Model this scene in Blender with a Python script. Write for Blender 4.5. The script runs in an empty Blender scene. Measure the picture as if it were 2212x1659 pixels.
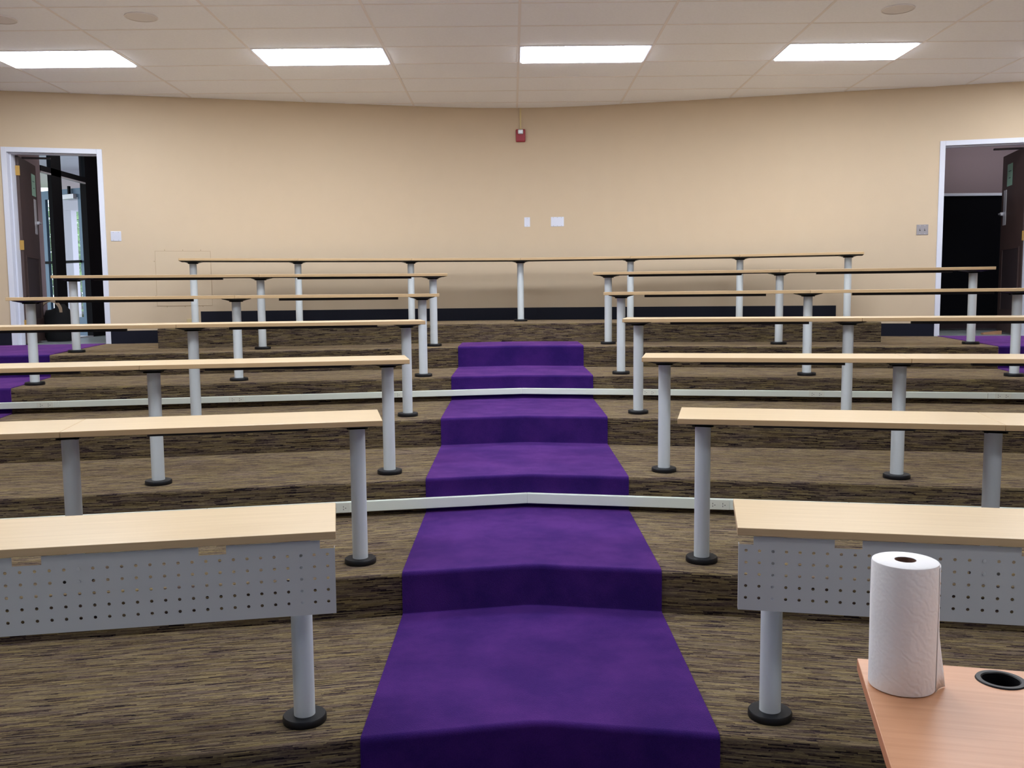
import bpy, bmesh, math, random
from mathutils import Vector, Matrix
random.seed(7)
C = bpy.context.scene.collection
PI = math.pi

# ------------------------------------------------------------------ camera
cam_d = bpy.data.cameras.new('camera'); cam = bpy.data.objects.new('camera', cam_d); C.objects.link(cam)
EYE = 1.7589
RX = Vector((0.999956524, -0.000121876, -0.009323938))
RU = Vector((0.009293416, 0.094909485, 0.995442526))
RF = Vector((-0.00076361, 0.995485899, -0.094906491))
m = Matrix((RX, RU, -RF)).transposed().to_4x4(); m.translation = Vector((0, 0, EYE))
cam.matrix_world = m
cam_d.sensor_fit = 'HORIZONTAL'; cam_d.sensor_width = 36.0; cam_d.lens = 36.0 * 1992.48 / 2212.0
cam_d.clip_start = 0.05; cam_d.clip_end = 300
bpy.context.scene.camera = cam

# ------------------------------------------------------------------ world, exposure, light strengths
wd = bpy.data.worlds.new('world'); bpy.context.scene.world = wd; wd.use_nodes = True
bg = wd.node_tree.nodes['Background']; bg.inputs['Color'].default_value = (0.84, 0.91, 1.0, 1); bg.inputs['Strength'].default_value = 2.4
vs = bpy.context.scene.view_settings
vs.view_transform = 'Standard'; vs.look = 'None'; vs.gamma = 1.0; vs.use_curve_mapping = False
vs.exposure = 0.0
LAMP = 24.5            # radiance of the troffer lenses
LAMP_COL = (0.88, 0.93, 1.0)

# ------------------------------------------------------------------ plan constants
R = 0.2082                                    # riser height
XC = 0.085                                    # centre line of the room
K = 0.19; AL = math.atan(K); CA, SA = math.cos(AL), math.sin(AL)
YC = [3.235, 4.51, 5.79, 7.07, 8.32, 9.42, 10.27]      # risers, on the centre line
FLOOR6 = 6 * R
CEIL = 4.0743
TX0, TY0, TW, TD = -2.4293, 8.8393, 1.25733, 0.62867  # ceiling grid

def wall_y(x):                                # gently bent back wall: an arc in the middle, straight wings
    d = abs(x - XC); g = 0.235 / 2.2
    return 11.7 - (g * d * d if d < 1.1 else g * 1.21 + .235 * (d - 1.1))
def riser_y(i, x): return YC[i] - K * abs(x - XC)

# ------------------------------------------------------------------ materials
def new_mat(name):
    mt = bpy.data.materials.new(name); mt.use_nodes = True
    nt = mt.node_tree; b = nt.nodes['Principled BSDF']
    return mt, nt, b
def lin(c):
    return tuple((v / 255 / 12.92) if v / 255 <= 0.04045 else ((v / 255 + 0.055) / 1.055) ** 2.4 for v in c)
def plain(name, rgb, rough=0.5, metal=0.0, bump=0.0, bscale=200.0, var=0.0, spec=None, vscale=6.0):
    mt, nt, b = new_mat(name); col = lin(rgb)
    b.inputs['Roughness'].default_value = rough; b.inputs['Metallic'].default_value = metal
    if spec is not None: b.inputs['Specular IOR Level'].default_value = spec
    tc = nt.nodes.new('ShaderNodeTexCoord')
    n = nt.nodes.new('ShaderNodeTexNoise'); n.inputs['Scale'].default_value = vscale; n.inputs['Detail'].default_value = 4
    nt.links.new(tc.outputs['Object'], n.inputs['Vector'])
    rp = nt.nodes.new('ShaderNodeValToRGB')
    rp.color_ramp.elements[0].position = 0.3; rp.color_ramp.elements[1].position = 0.7
    rp.color_ramp.elements[0].color = (*[c * (1 - var) for c in col], 1)
    rp.color_ramp.elements[1].color = (*[min(1, c * (1 + var)) for c in col], 1)
    nt.links.new(n.outputs['Fac'], rp.inputs['Fac']); nt.links.new(rp.outputs['Color'], b.inputs['Base Color'])
    if bump:
        n2 = nt.nodes.new('ShaderNodeTexNoise'); n2.inputs['Scale'].default_value = bscale; n2.inputs['Detail'].default_value = 2
        nt.links.new(tc.outputs['Object'], n2.inputs['Vector'])
        bp = nt.nodes.new('ShaderNodeBump'); bp.inputs['Strength'].default_value = bump; bp.inputs['Distance'].default_value = 0.002
        nt.links.new(n2.outputs['Fac'], bp.inputs['Height']); nt.links.new(bp.outputs['Normal'], b.inputs['Normal'])
    return mt
def emis(name, rgb, s):
    mt, nt, b = new_mat(name); nt.nodes.remove(b)
    e = nt.nodes.new('ShaderNodeEmission'); e.inputs['Color'].default_value = (*rgb, 1); e.inputs['Strength'].default_value = s
    nt.links.new(e.outputs['Emission'], nt.nodes['Material Output'].inputs['Surface']); return mt
def glass(name, tint=(0.9, 0.95, 1.0)):
    mt, nt, b = new_mat(name)
    tr = nt.nodes.new('ShaderNodeBsdfTransparent'); tr.inputs['Color'].default_value = (*tint, 1)
    gl = nt.nodes.new('ShaderNodeBsdfGlossy'); gl.inputs['Roughness'].default_value = 0.03
    mx = nt.nodes.new('ShaderNodeMixShader'); mx.inputs['Fac'].default_value = 0.06
    nt.links.new(tr.outputs['BSDF'], mx.inputs[1]); nt.links.new(gl.outputs['BSDF'], mx.inputs[2])
    nt.links.new(mx.outputs['Shader'], nt.nodes['Material Output'].inputs['Surface']); nt.nodes.remove(b); return mt
def carpet_mat():
    mt, nt, b = new_mat('striated_carpet'); L = nt.links
    b.inputs['Roughness'].default_value = 1.0; b.inputs['Specular IOR Level'].default_value = 0.05
    b.inputs['Sheen Weight'].default_value = 1.0; b.inputs['Sheen Roughness'].default_value = 0.42; b.inputs['Sheen Tint'].default_value = (0.72, 0.62, 0.52, 1)
    uv = nt.nodes.new('ShaderNodeUVMap')
    def noise(su, sv, detail, rough=0.5):
        mp = nt.nodes.new('ShaderNodeMapping'); mp.inputs['Scale'].default_value = (su, sv, 1)
        L.new(uv.outputs['UV'], mp.inputs['Vector'])
        n = nt.nodes.new('ShaderNodeTexNoise'); n.noise_dimensions = '2D'
        n.inputs['Scale'].default_value = 1; n.inputs['Detail'].default_value = detail; n.inputs['Roughness'].default_value = rough
        L.new(mp.outputs['Vector'], n.inputs['Vector']); return n
    def N(op, *ins):
        q = nt.nodes.new('ShaderNodeMath'); q.operation = op
        for k, v in enumerate(ins):
            if isinstance(v, (int, float)): q.inputs[k].default_value = v
            else: L.new(v, q.inputs[k])
        return q.outputs[0]
    sp = nt.nodes.new('ShaderNodeSeparateXYZ'); L.new(uv.outputs['UV'], sp.inputs[0])
    def dashes(pitch, length, seed):
        wob = noise(3, 12, 1).outputs['Fac']
        row = N('FLOOR', N('DIVIDE', N('ADD', sp.outputs['Y'], N('MULTIPLY', wob, pitch * .5)), pitch))
        w1 = nt.nodes.new('ShaderNodeTexWhiteNoise'); w1.noise_dimensions = '1D'; L.new(N('ADD', row, seed), w1.inputs['W'])
        cell = N('FLOOR', N('DIVIDE', N('ADD', sp.outputs['X'], N('MULTIPLY', w1.outputs['Value'], 7.3)), N('MULTIPLY_ADD', w1.outputs['Value'], length * .8, length * .6)))
        cv = nt.nodes.new('ShaderNodeCombineXYZ'); L.new(row, cv.inputs[0]); L.new(cell, cv.inputs[1]); cv.inputs[2].default_value = seed
        w2 = nt.nodes.new('ShaderNodeTexWhiteNoise'); w2.noise_dimensions = '3D'; L.new(cv.outputs[0], w2.inputs['Vector']); return w2.outputs['Value']
    val = N('ADD', N('MULTIPLY', dashes(.0052, .11, 3.0), .64), N('MULTIPLY', dashes(.0032, .06, 11.0), .36))
    val = N('ADD', val, N('MULTIPLY', N('SUBTRACT', noise(60, 300, 2).outputs['Fac'], .5), .35))
    r1 = nt.nodes.new('ShaderNodeValToRGB'); e = r1.color_ramp.elements
    e[0].position = 0.12; e[0].color = (*lin((24, 20, 26)), 1)
    e[1].position = 0.95; e[1].color = (*lin((126, 114, 86)), 1)
    for p, c in ((0.22, (48, 40, 42)), (0.31, (76, 65, 57)), (0.60, (95, 85, 67))):
        q = e.new(p); q.color = (*lin(c), 1)
    L.new(val, r1.inputs['Fac'])
    n2 = noise(4, 40, 2)
    r2 = nt.nodes.new('ShaderNodeValToRGB'); e = r2.color_ramp.elements
    q = e.new(0.5); q.color = (0.98, 0.93, 0.88, 1)
    e[0].position = 0.33; e[0].color = (0.88, 0.82, 0.95, 1); e[2].position = 0.67; e[2].color = (1.0, 0.93, 0.76, 1)
    L.new(n2.outputs['Fac'], r2.inputs['Fac'])
    mx = nt.nodes.new('ShaderNodeMixRGB'); mx.blend_type = 'MULTIPLY'; mx.inputs['Fac'].default_value = 1
    L.new(r1.outputs['Color'], mx.inputs[1]); L.new(r2.outputs['Color'], mx.inputs[2])
    L.new(mx.outputs['Color'], b.inputs['Base Color'])
    sc = nt.nodes.new('ShaderNodeMixRGB'); sc.blend_type = 'MULTIPLY'; sc.inputs['Fac'].default_value = 1; sc.inputs[2].default_value = (5.0, 5.2, 5.4, 1); sc.use_clamp = True
    L.new(mx.outputs['Color'], sc.inputs[1]); L.new(sc.outputs['Color'], b.inputs['Sheen Tint'])
    n3 = noise(260, 260, 1)
    bp = nt.nodes.new('ShaderNodeBump'); bp.inputs['Strength'].default_value = 0.35; bp.inputs['Distance'].default_value = 0.003
    L.new(n3.outputs['Fac'], bp.inputs['Height']); L.new(bp.outputs['Normal'], b.inputs['Normal'])
    return mt
def wood_mat(name, c1, c2, rough=0.35, su=2.0, sv=60.0, spec=0.5):
    mt, nt, b = new_mat(name); L = nt.links
    b.inputs['Roughness'].default_value = rough; b.inputs['Specular IOR Level'].default_value = spec
    uv = nt.nodes.new('ShaderNodeUVMap')
    mp = nt.nodes.new('ShaderNodeMapping'); mp.inputs['Scale'].default_value = (su, sv, 1)
    L.new(uv.outputs['UV'], mp.inputs['Vector'])
    n = nt.nodes.new('ShaderNodeTexNoise'); n.inputs['Scale'].default_value = 1; n.inputs['Detail'].default_value = 5; n.inputs['Distortion'].default_value = 0.6
    L.new(mp.outputs['Vector'], n.inputs['Vector'])
    r = nt.nodes.new('ShaderNodeValToRGB'); e = r.color_ramp.elements
    e[0].position = 0.3; e[0].color = (*lin(c1), 1); e[1].position = 0.7; e[1].color = (*lin(c2), 1)
    L.new(n.outputs['Fac'], r.inputs['Fac']); L.new(r.outputs['Color'], b.inputs['Base Color']); return mt
def purple_mat():
    mt, nt, b = new_mat('purple_pile'); L = nt.links
    b.inputs['Roughness'].default_value = 1.0; b.inputs['Specular IOR Level'].default_value = 0.05
    b.inputs['Sheen Weight'].default_value = 1.0; b.inputs['Sheen Roughness'].default_value = 0.45; b.inputs['Sheen Tint'].default_value = (0.42, 0.16, 0.62, 1)
    r9 = nt.nodes.new('ShaderNodeValToRGB'); e9 = r9.color_ramp.elements
    e9[0].position = 0.4; e9[0].color = (0.31, 0.115, 0.42, 1); e9[1].position = 0.66; e9[1].color = (0.45, 0.165, 0.53, 1)
    tc = nt.nodes.new('ShaderNodeTexCoord')
    n = nt.nodes.new('ShaderNodeTexNoise'); n.inputs['Scale'].default_value = 3.5; n.inputs['Detail'].default_value = 5; n.inputs['Roughness'].default_value = 0.6
    L.new(tc.outputs['Object'], n.inputs['Vector'])
    r = nt.nodes.new('ShaderNodeValToRGB'); e = r.color_ramp.elements
    e[0].position = 0.36; e[0].color = (*lin((38, 20, 82)), 1); e[1].position = 0.68; e[1].color = (*lin((56, 27, 96)), 1)
    L.new(n.outputs['Fac'], r.inputs['Fac']); L.new(n.outputs['Fac'], r9.inputs['Fac']); L.new(r9.outputs['Color'], b.inputs['Sheen Tint'])
    n2 = nt.nodes.new('ShaderNodeTexNoise'); n2.inputs['Scale'].default_value = 260; n2.inputs['Detail'].default_value = 2
    L.new(tc.outputs['Object'], n2.inputs['Vector'])
    mx = nt.nodes.new('ShaderNodeMixRGB'); mx.blend_type = 'OVERLAY'; mx.inputs['Fac'].default_value = 0.35
    L.new(r.outputs['Color'], mx.inputs[1]); L.new(n2.outputs['Fac'], mx.inputs[2]); L.new(mx.outputs['Color'], b.inputs['Base Color'])
    bp = nt.nodes.new('ShaderNodeBump'); bp.inputs['Strength'].default_value = 0.5; bp.inputs['Distance'].default_value = 0.004
    L.new(n2.outputs['Fac'], bp.inputs['Height']); L.new(bp.outputs['Normal'], b.inputs['Normal']); return mt
def towel_mat():
    mt, nt, b = new_mat('embossed_paper'); L = nt.links
    b.inputs['Roughness'].default_value = 0.95; b.inputs['Specular IOR Level'].default_value = 0.1
    b.inputs['Base Color'].default_value = (*lin((247, 244, 244)), 1)
    uv = nt.nodes.new('ShaderNodeUVMap')
    w = nt.nodes.new('ShaderNodeTexWave'); w.wave_type = 'BANDS'; w.bands_direction = 'DIAGONAL'
    w.inputs['Scale'].default_value = 26; w.inputs['Distortion'].default_value = 9; w.inputs['Detail'].default_value = 1.5; w.inputs['Detail Scale'].default_value = 1.2
    L.new(uv.outputs['UV'], w.inputs['Vector'])
    v = nt.nodes.new('ShaderNodeTexVoronoi'); v.inputs['Scale'].default_value = 120
    L.new(uv.outputs['UV'], v.inputs['Vector'])
    a = nt.nodes.new('ShaderNodeMath'); a.operation = 'ADD'
    L.new(w.outputs['Fac'], a.inputs[0]); L.new(v.outputs['Distance'], a.inputs[1])
    bp = nt.nodes.new('ShaderNodeBump'); bp.inputs['Strength'].default_value = 0.28; bp.inputs['Distance'].default_value = 0.0012
    L.new(a.outputs[0], bp.inputs['Height']); L.new(bp.outputs['Normal'], b.inputs['Normal']); return mt
def leaf_mat(name, a, c):
    mt, nt, b = new_mat(name)
    oi = nt.nodes.new('ShaderNodeNewGeometry'); r = nt.nodes.new('ShaderNodeValToRGB'); e = r.color_ramp.elements
    e[0].color = (*lin(a), 1); e[1].color = (*lin(c), 1)
    nt.links.new(oi.outputs['Random Per Island'], r.inputs['Fac']); nt.links.new(r.outputs['Color'], b.inputs['Base Color'])
    b.inputs['Roughness'].default_value = 0.6; return mt

M = dict(
    wall=plain('tan_wall_paint', (203, 184, 158), 0.85, bump=0.25, bscale=350, var=0.01),
    ceil=plain('ceiling_tile_face', (238, 240, 248), 0.95, bump=0.5, bscale=500, var=0.02, vscale=40),
    grid=plain('ceiling_grid_paint', (230, 226, 228), 0.8),
    white=plain('white_gloss_trim', (214, 218, 232), 0.4),
    navy=plain('navy_rubber_base', (12, 15, 32), 0.6, spec=0.25),
    carpet=carpet_mat(), purple=purple_mat(),
    maple=wood_mat('maple_laminate', (203, 178, 141), (214, 190, 154), 0.30, spec=0.7),
    mapleedge=wood_mat('maple_edge_band', (188, 158, 117), (196, 166, 126), 0.45),
    beech=wood_mat('beech_laminate', (194, 138, 100), (206, 150, 112), 0.35),
    beechedge=wood_mat('beech_edge_band', (206, 138, 96), (214, 148, 104), 0.4),
    grey=plain('grey_painted_steel', (204, 210, 213), 0.42, bump=0.06, bscale=600),
    panel=plain('grey_perforated_steel', (188, 187, 186), 0.45, bump=0.05, bscale=600),
    backing=plain('dark_backing_sheet', (42, 30, 34), 0.8),
    black=plain('black_plastic', (13, 13, 18), 0.45, spec=0.35),
    blackm=plain('black_matt_steel', (16, 14, 20), 0.6),
    raceway=plain('off_white_raceway', (228, 234, 224), 0.4),
    ivory=plain('ivory_outlet', (226, 228, 216), 0.4),
    slot=plain('dark_slot', (62, 58, 60), 0.6),
    plate=plain('brushed_steel_plate', (205, 208, 222), 0.42, 0.5),
    plate2=plain('dull_steel_plate', (160, 156, 160), 0.45, 0.4),
    red=plain('red_plastic', (150, 14, 38), 0.4),
    strobe=plain('clear_strobe_lens', (210, 214, 222), 0.15, 0.3),
    conduit=plain('painted_conduit', (206, 188, 142), 0.6),
    seam=plain('panel_seam', (170, 147, 118), 0.8),
    doorwood=plain('dark_stained_door', (72, 55, 52), 0.45, var=0.12, vscale=4),
    doordark=plain('dark_door_panel', (52, 42, 44), 0.5),
    brass=plain('brass', (196, 156, 84), 0.4, 0.6),
    mauve=plain('mauve_hall_paint', (154, 137, 143), 0.9),
    hallfloor=plain('grey_hall_tile', (150, 158, 160), 0.35, var=0.05),
    frameblack=plain('black_anodised_frame', (9, 9, 15), 0.7, spec=0.2),
    frameblue=plain('grey_aluminium_door', (96, 118, 140), 0.4, 0.3),
    paper=plain('pale_green_paper', (150, 190, 172), 0.9),
    ink=plain('ink', (60, 78, 84), 0.9),
    board=plain('black_felt_board', (8, 8, 13), 0.95, spec=0.1),
    alu=plain('aluminium_trim', (215, 215, 222), 0.35, 0.4),
    bag=plain('black_fabric_bag', (10, 10, 14), 0.85),
    tan=plain('tan_strap', (176, 152, 128), 0.8),
    plank=plain('raw_wood', (172, 130, 96), 0.7, var=0.1),
    column=plain('grey_plaster', (196, 186, 194), 0.9),
    lawn=plain('grass_ground', (96, 140, 70), 0.95, var=0.2, vscale=3),
    walk=plain('concrete_walk', (190, 192, 194), 0.9, var=0.05),
    leaf1=leaf_mat('bright_leaves', (60, 120, 40), (170, 215, 120)),
    leaf2=leaf_mat('pale_leaves', (110, 150, 110), (190, 215, 190)),
    bark=plain('bark', (96, 80, 66), 0.9),
    towel=towel_mat(),
    core=plain('cardboard_core', (120, 88, 74), 0.9),
    glass=glass('clear_glass'),
    lens=emis('lit_lens', LAMP_COL, LAMP),
    speaker=plain('speaker_grille', (222, 218, 220), 0.8, bump=0.5, bscale=900),
)

# ------------------------------------------------------------------ mesh helpers
ORG = {}
class MB:
    def __init__(s): s.v = []; s.f = []; s.uv = []; s.mi = []
    def face(s, pts, uvs=None, mi=0):
        i = len(s.v); s.v += [tuple(p) for p in pts]; s.f.append(tuple(range(i, i + len(pts))))
        s.uv.append(uvs or [(0, 0)] * len(pts)); s.mi.append(mi)
    def hexa(s, p, mi=0, mtop=None, ux=None, mbot=None):
        # p: 8 points, bottom 4 ccw (from above) then top 4; uv from ux frame (origin, u, v)
        def U(q):
            if ux is None: return [(a[0], a[1] + a[2]) for a in q]
            o, u, w = ux; return [((Vector(a) - o).dot(u), (Vector(a) - o).dot(w) + a[2]) for a in q]
        for k, idx in enumerate([(3, 2, 1, 0), (4, 5, 6, 7), (0, 1, 5, 4), (1, 2, 6, 5), (2, 3, 7, 6), (3, 0, 4, 7)]):
            q = [p[j] for j in idx]; s.face(q, U(q), mtop if (k == 1 and mtop is not None) else mbot if (k == 0 and mbot is not None) else mi)
    def box(s, x0, x1, y0, y1, z0, z1, mi=0):
        s.hexa([(x0, y0, z0), (x1, y0, z0), (x1, y1, z0), (x0, y1, z0), (x0, y0, z1), (x1, y0, z1), (x1, y1, z1), (x0, y1, z1)], mi)
    def obox(s, o, a, b, c, mi=0, mtop=None, mbot=None):
        # oriented box from corner o with edge vectors a, b, c (a x b along c)
        o, a, b, c = map(Vector, (o, a, b, c)); p = [o, o + a, o + a + b, o + b]
        s.hexa(p + [q + c for q in p], mi, mtop, (o, a.normalized(), b.normalized()), mbot)
    def prism(s, poly, z0, z1, mi=0):
        n = len(poly)
        s.face([(x, y, z0) for x, y in reversed(poly)], [(x, y) for x, y in reversed(poly)], mi)
        s.face([(x, y, z1) for x, y in poly], list(poly), mi)
        for i in range(n):
            a, b = poly[i], poly[(i + 1) % n]
            s.face([(*a, z0), (*b, z0), (*b, z1), (*a, z1)], [(a[0], z0), (b[0], z0), (b[0], z1), (a[0], z1)], mi)
    def lathe(s, prof, cx=0, cy=0, n=32, mi=0, axis='z', caps=True, uvr=None):
        # prof: (r, z) from bottom to top
        def P(r, z, t):
            q = (r * math.cos(t), r * math.sin(t), z)
            if axis == 'y': q = (q[0], -q[2], q[1])
            return (q[0] + cx, q[1] + cy, q[2]) if axis == 'z' else (q[0], q[1], q[2])
        for (r0, z0), (r1, z1) in zip(prof, prof[1:]):
            for k in range(n):
                t0, t1 = 2 * PI * k / n, 2 * PI * (k + 1) / n
                q = [P(r0, z0, t0), P(r0, z0, t1), P(r1, z1, t1), P(r1, z1, t0)]
                u = [(t0 * (uvr or .1), z0), (t1 * (uvr or .1), z0), (t1 * (uvr or .1), z1), (t0 * (uvr or .1), z1)]
                if r0 < 1e-6: q = [q[0], q[2], q[3]]; u = [u[0], u[2], u[3]]
                elif r1 < 1e-6: q = q[:3]; u = u[:3]
                s.face(q, u, mi)
    def xform(s, fn): s.v = [tuple(fn(Vector(p))) for p in s.v]; return s
    def mesh(s, name, mats, origin=(0, 0, 0), smooth=False, merge=True):
        me = bpy.data.meshes.new(name); o = Vector(origin)
        me.from_pydata([tuple(Vector(p) - o) for p in s.v], [], s.f)
        l = me.uv_layers.new(name='UVMap'); k = 0
        for us in s.uv:
            for u in us: l.data[k].uv = u; k += 1
        for mt in (mats if isinstance(mats, (list, tuple)) else [mats]): me.materials.append(mt)
        for p, i in zip(me.polygons, s.mi): p.material_index = i
        if merge:
            bm = bmesh.new(); bm.from_mesh(me); bmesh.ops.remove_doubles(bm, verts=bm.verts, dist=1e-5)
            bm.to_mesh(me); bm.free()
        if smooth:
            for p in me.polygons: p.use_smooth = True
            try: me.set_sharp_from_angle(angle=math.radians(40))
            except Exception: pass
        me.update(); return me
    def build(s, name, mats, parent=None, origin=None, smooth=False, bevel=0, merge=True):
        org = ORG[parent.name] if parent else Vector(origin if origin is not None else (0, 0, 0))
        ob = bpy.data.objects.new(name, s.mesh(name, mats, org, smooth, merge)); C.objects.link(ob)
        if parent: ob.parent = parent
        else: ob.location = org
        ORG[ob.name] = org
        if bevel:
            bv = ob.modifiers.new('bevel', 'BEVEL'); bv.width = bevel; bv.segments = 2; bv.limit_method = 'ANGLE'; bv.angle_limit = math.radians(50)
        return ob
def inst(name, me, parent, loc):                     # a part from shared mesh data placed at world loc
    ob = bpy.data.objects.new(name, me); C.objects.link(ob); ob.parent = parent
    ob.location = Vector(loc) - ORG[parent.name]; ORG[ob.name] = Vector(loc); return ob
def empty(name, loc):
    e = bpy.data.objects.new(name, None); C.objects.link(e); e.location = loc; e.empty_display_size = 0.1
    ORG[e.name] = Vector(loc); return e
def tag(o, label, cat=None, group=None, kind=None):
    o['label'] = label
    if cat: o['category'] = cat
    if group: o['group'] = group
    if kind: o['kind'] = kind
    return o
def struct(o, label=None):
    o['kind'] = 'structure'
    if label: o['label'] = label
    return o
def wing(side):                                       # directions along and across one wing of the V plan
    return Vector((side * CA, -SA, 0)), Vector((side * SA, CA, 0))

# ------------------------------------------------------------------ floor, stepped seating
ST = [XC + d for d in (-6.7, -2.4, -1.1, -.88, -.66, -.44, -.22, 0, .22, .44, .66, .88, 1.1, 2.4, 6.7)]
mb = MB(); mb.prism([(-6.7, -3.6), (6.7, -3.6), (6.7, 3.3), (XC, 3.4), (-6.7, 3.3)], -0.1, 0.0)  # front floor out of view, kept pale to bounce light up to the ceiling
floor = struct(mb.build('floor', M['hallfloor'], origin=(0, 0, 0)), 'carpeted floor of the lecture room with seven stepped tiers')
for i in range(7):
    z0, z1 = i * R, (i + 1) * R
    xs = ST if i < 6 else [-3.67] + ST[1:-1] + [3.82]
    rn = 0.016
    mb = MB(); rows = []
    for x in xs:
        y = riser_y(i, x)
        back = (riser_y(i + 1, x) + 0.03) if i + 1 < 6 else wall_y(x) + 0.02
        if i == 5: back = wall_y(x) + 0.02
        pr = [(y, z0), (y, z1 - rn)] + [(y + rn - rn * math.cos(t), z1 - rn + rn * math.sin(t)) for t in (PI / 8, PI / 4, 3 * PI / 8)] + [(y + rn, z1), (back, z1), (back, z0)]
        acc = [0]
        for a, b in zip(pr, pr[1:]): acc.append(acc[-1] + math.hypot(b[0] - a[0], b[1] - a[1]) * CA)
        rows.append([((x, p[0], p[1]), ((x - XC) / CA, q + i * 3.1)) for p, q in zip(pr, acc)])
    for a, b in zip(rows, rows[1:]):
        n = len(a)
        for j in range(n - 1):
            q = [a[j], b[j], b[j + 1], a[j + 1]]
            # keep v measured from this wing's own nosing line
            mb.face([t[0] for t in q], [t[1] for t in q])
    for rr, flip in ((rows[0], False), (rows[-1], True)):
        pts = [t[0] for t in rr]; uv = [(p[1] * .98, p[2] + 9) for p in pts]
        if flip: pts.reverse(); uv.reverse()
        mb.face(list(reversed(pts)), list(reversed(uv)))
    mb.build('carpeted_step', M['carpet'], floor)

def strip_profile(i0, i1, y_end_top, y_start=None):
    """list of (riser reference, dy, z) going up from floor; reference None = absolute y"""
    out = []; e = 0.007; rn = 0.024
    out.append((0, y_start, e))
    for i in range(i0, i1):
        z0, z1 = i * R, (i + 1) * R
        out += [(i, -e - 0.012, z0 + e), (i, -e - .003, z0 + e + .004), (i, -e, z0 + e + 0.014), (i, -e, z1 + e - rn)]
        out += [(i, -e + rn - rn * math.cos(t), z1 + e - rn + rn * math.sin(t)) for t in (PI / 8, PI / 4, 3 * PI / 8, PI / 2)]
    out.append((i1, y_end_top, i1 * R + e))
    return out
# central runner
mb = MB(); rows = []
prof = strip_profile(0, 6, -0.004, -3.0)
for x in (-.548, -.3, XC - .04, XC, XC + .04, .45, .718):
    soft = 0.006 if abs(x - XC) < .001 else 0
    rows.append([Vector((x, riser_y(i, x) + dy - soft, z)) for i, dy, z in prof])
for a, b in zip(rows, rows[1:]):
    for j in range(len(a) - 1): mb.face([a[j], b[j], b[j + 1], a[j + 1]])
for r_, fl in ((rows[0], 0), (rows[-1], 1)):
    for j in range(len(r_) - 1):
        lo = [Vector((p.x, p.y, p.z)) + Vector((0, .012, -.012)) for p in (r_[j], r_[j + 1])]
        q = [r_[j], r_[j + 1], lo[1], lo[0]]
        mb.face(q if not fl else list(reversed(q)))
run = mb.build('aisle_runner', M['purple'], origin=(XC, 2.8, 0), smooth=True)
tag(run, 'wide purple carpet runner climbing the steps of the central aisle', 'carpet runner')
# side runners in front of the doors, square to their wing
for side, t0, t1, lab in ((-1, 2.72, 3.86, 'purple carpet runner on the side steps by the left doorway'),
                          (1, 2.76, 3.9, 'purple carpet runner on the side steps by the right doorway')):
    tv, nv = wing(side); c0 = Vector((XC, 0, 0)); prof = strip_profile(0, 6, 0, -1.6)
    mb = MB(); rows = []
    for t in (t0, t1):
        row = []
        for i, dy, z in prof[:-1]:
            row.append(c0 + tv * t + nv * ((YC[i] + dy) * CA) + Vector((0, 0, z)))
        q = c0 + tv * t
        # last point: meets the wall line / threshold
        n = 9.0
        for _ in range(40):
            p = q + nv * n; n += (wall_y(p.x) - 0.012 - p.y) * .9
        row.append(q + nv * n + Vector((0, 0, FLOOR6 + .007))); rows.append(row)
    if side < 0: rows.reverse()
    a, b = rows
    for j in range(len(a) - 1): mb.face([a[j], b[j], b[j + 1], a[j + 1]])
    for r_, fl in ((a, 0), (b, 1)):
        for j in range(len(r_) - 1):
            lo = [p + nv * .012 + Vector((0, 0, -.012)) for p in (r_[j], r_[j + 1])]
            q = [r_[j], r_[j + 1], lo[1], lo[0]]; mb.face(q if not fl else list(reversed(q)))
    tag(mb.build('aisle_runner', M['purple'], origin=tuple(rows[0][0]), smooth=True), lab, 'carpet runner')

# ------------------------------------------------------------------ walls
DL = (-5.676, -4.655); DR = (4.885, 5.906)            # outer edges of the door frames
DTOP = 3.467; WT = 0.16; FW = 0.055
def bent_slab(mb, xa, xb, z0, z1, f, bk):
    """slab following the wall line from f in front of it to bk behind it, without inner faces"""
    xs = sorted({xa, xb} | {x for x in ST if xa < x < xb})
    P = [[(x, wall_y(x) - f, z0), (x, wall_y(x) - f, z1), (x, wall_y(x) + bk, z1), (x, wall_y(x) + bk, z0)] for x in xs]
    for p, q in zip(P, P[1:]):
        for k in range(4): mb.face([p[k], q[k], q[(k + 1) % 4], p[(k + 1) % 4]], [(p[k][0], z0), (q[k][0], z0), (q[k][0], z1), (p[k][0], z1)])
    mb.face(list(reversed(P[0]))); mb.face(P[-1])
def wall_piece(mb, xa, xb, z0, z1): bent_slab(mb, xa, xb, z0, z1, 0, WT)
mb = MB(); zb = 1.0; zt = CEIL + 0.12
ST = sorted(ST)
for xa, xb in ((-6.75, DL[0] + .02), (DL[1] - .02, DR[0] + .02), (DR[1] - .02, 6.75)): wall_piece(mb, xa, xb, zb, zt)
for d in (DL, DR): wall_piece(mb, d[0] + .02, d[1] - .02, DTOP - .02, zt)
wall_back = struct(mb.build('wall_back', M['wall'], origin=(XC, 11.7, 1), smooth=True), 'tan painted back wall bending round the top tier')
mb = MB(); mb.box(-6.85, -6.7, -3.6, 10.6, -.1, zt); struct(mb.build('wall_left', M['wall'], origin=(-6.7, 3, 0)), 'tan left side wall')
mb = MB(); mb.box(6.7, 6.85, -3.6, 10.6, -.1, zt); struct(mb.build('wall_right', M['wall'], origin=(6.7, 3, 0)), 'tan right side wall')
mb = MB(); mb.box(-6.85, 6.85, -3.75, -3.6, -.1, zt); struct(mb.build('wall_front', M['white'], origin=(0, -3.6, 0)), 'white front wall behind the viewer')  # out of view, made white to bounce light onto the ceiling
def base_piece(mb, xa, xb, z0, h): bent_slab(mb, xa, xb, z0, z0 + h, .008, -.0005)
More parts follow.
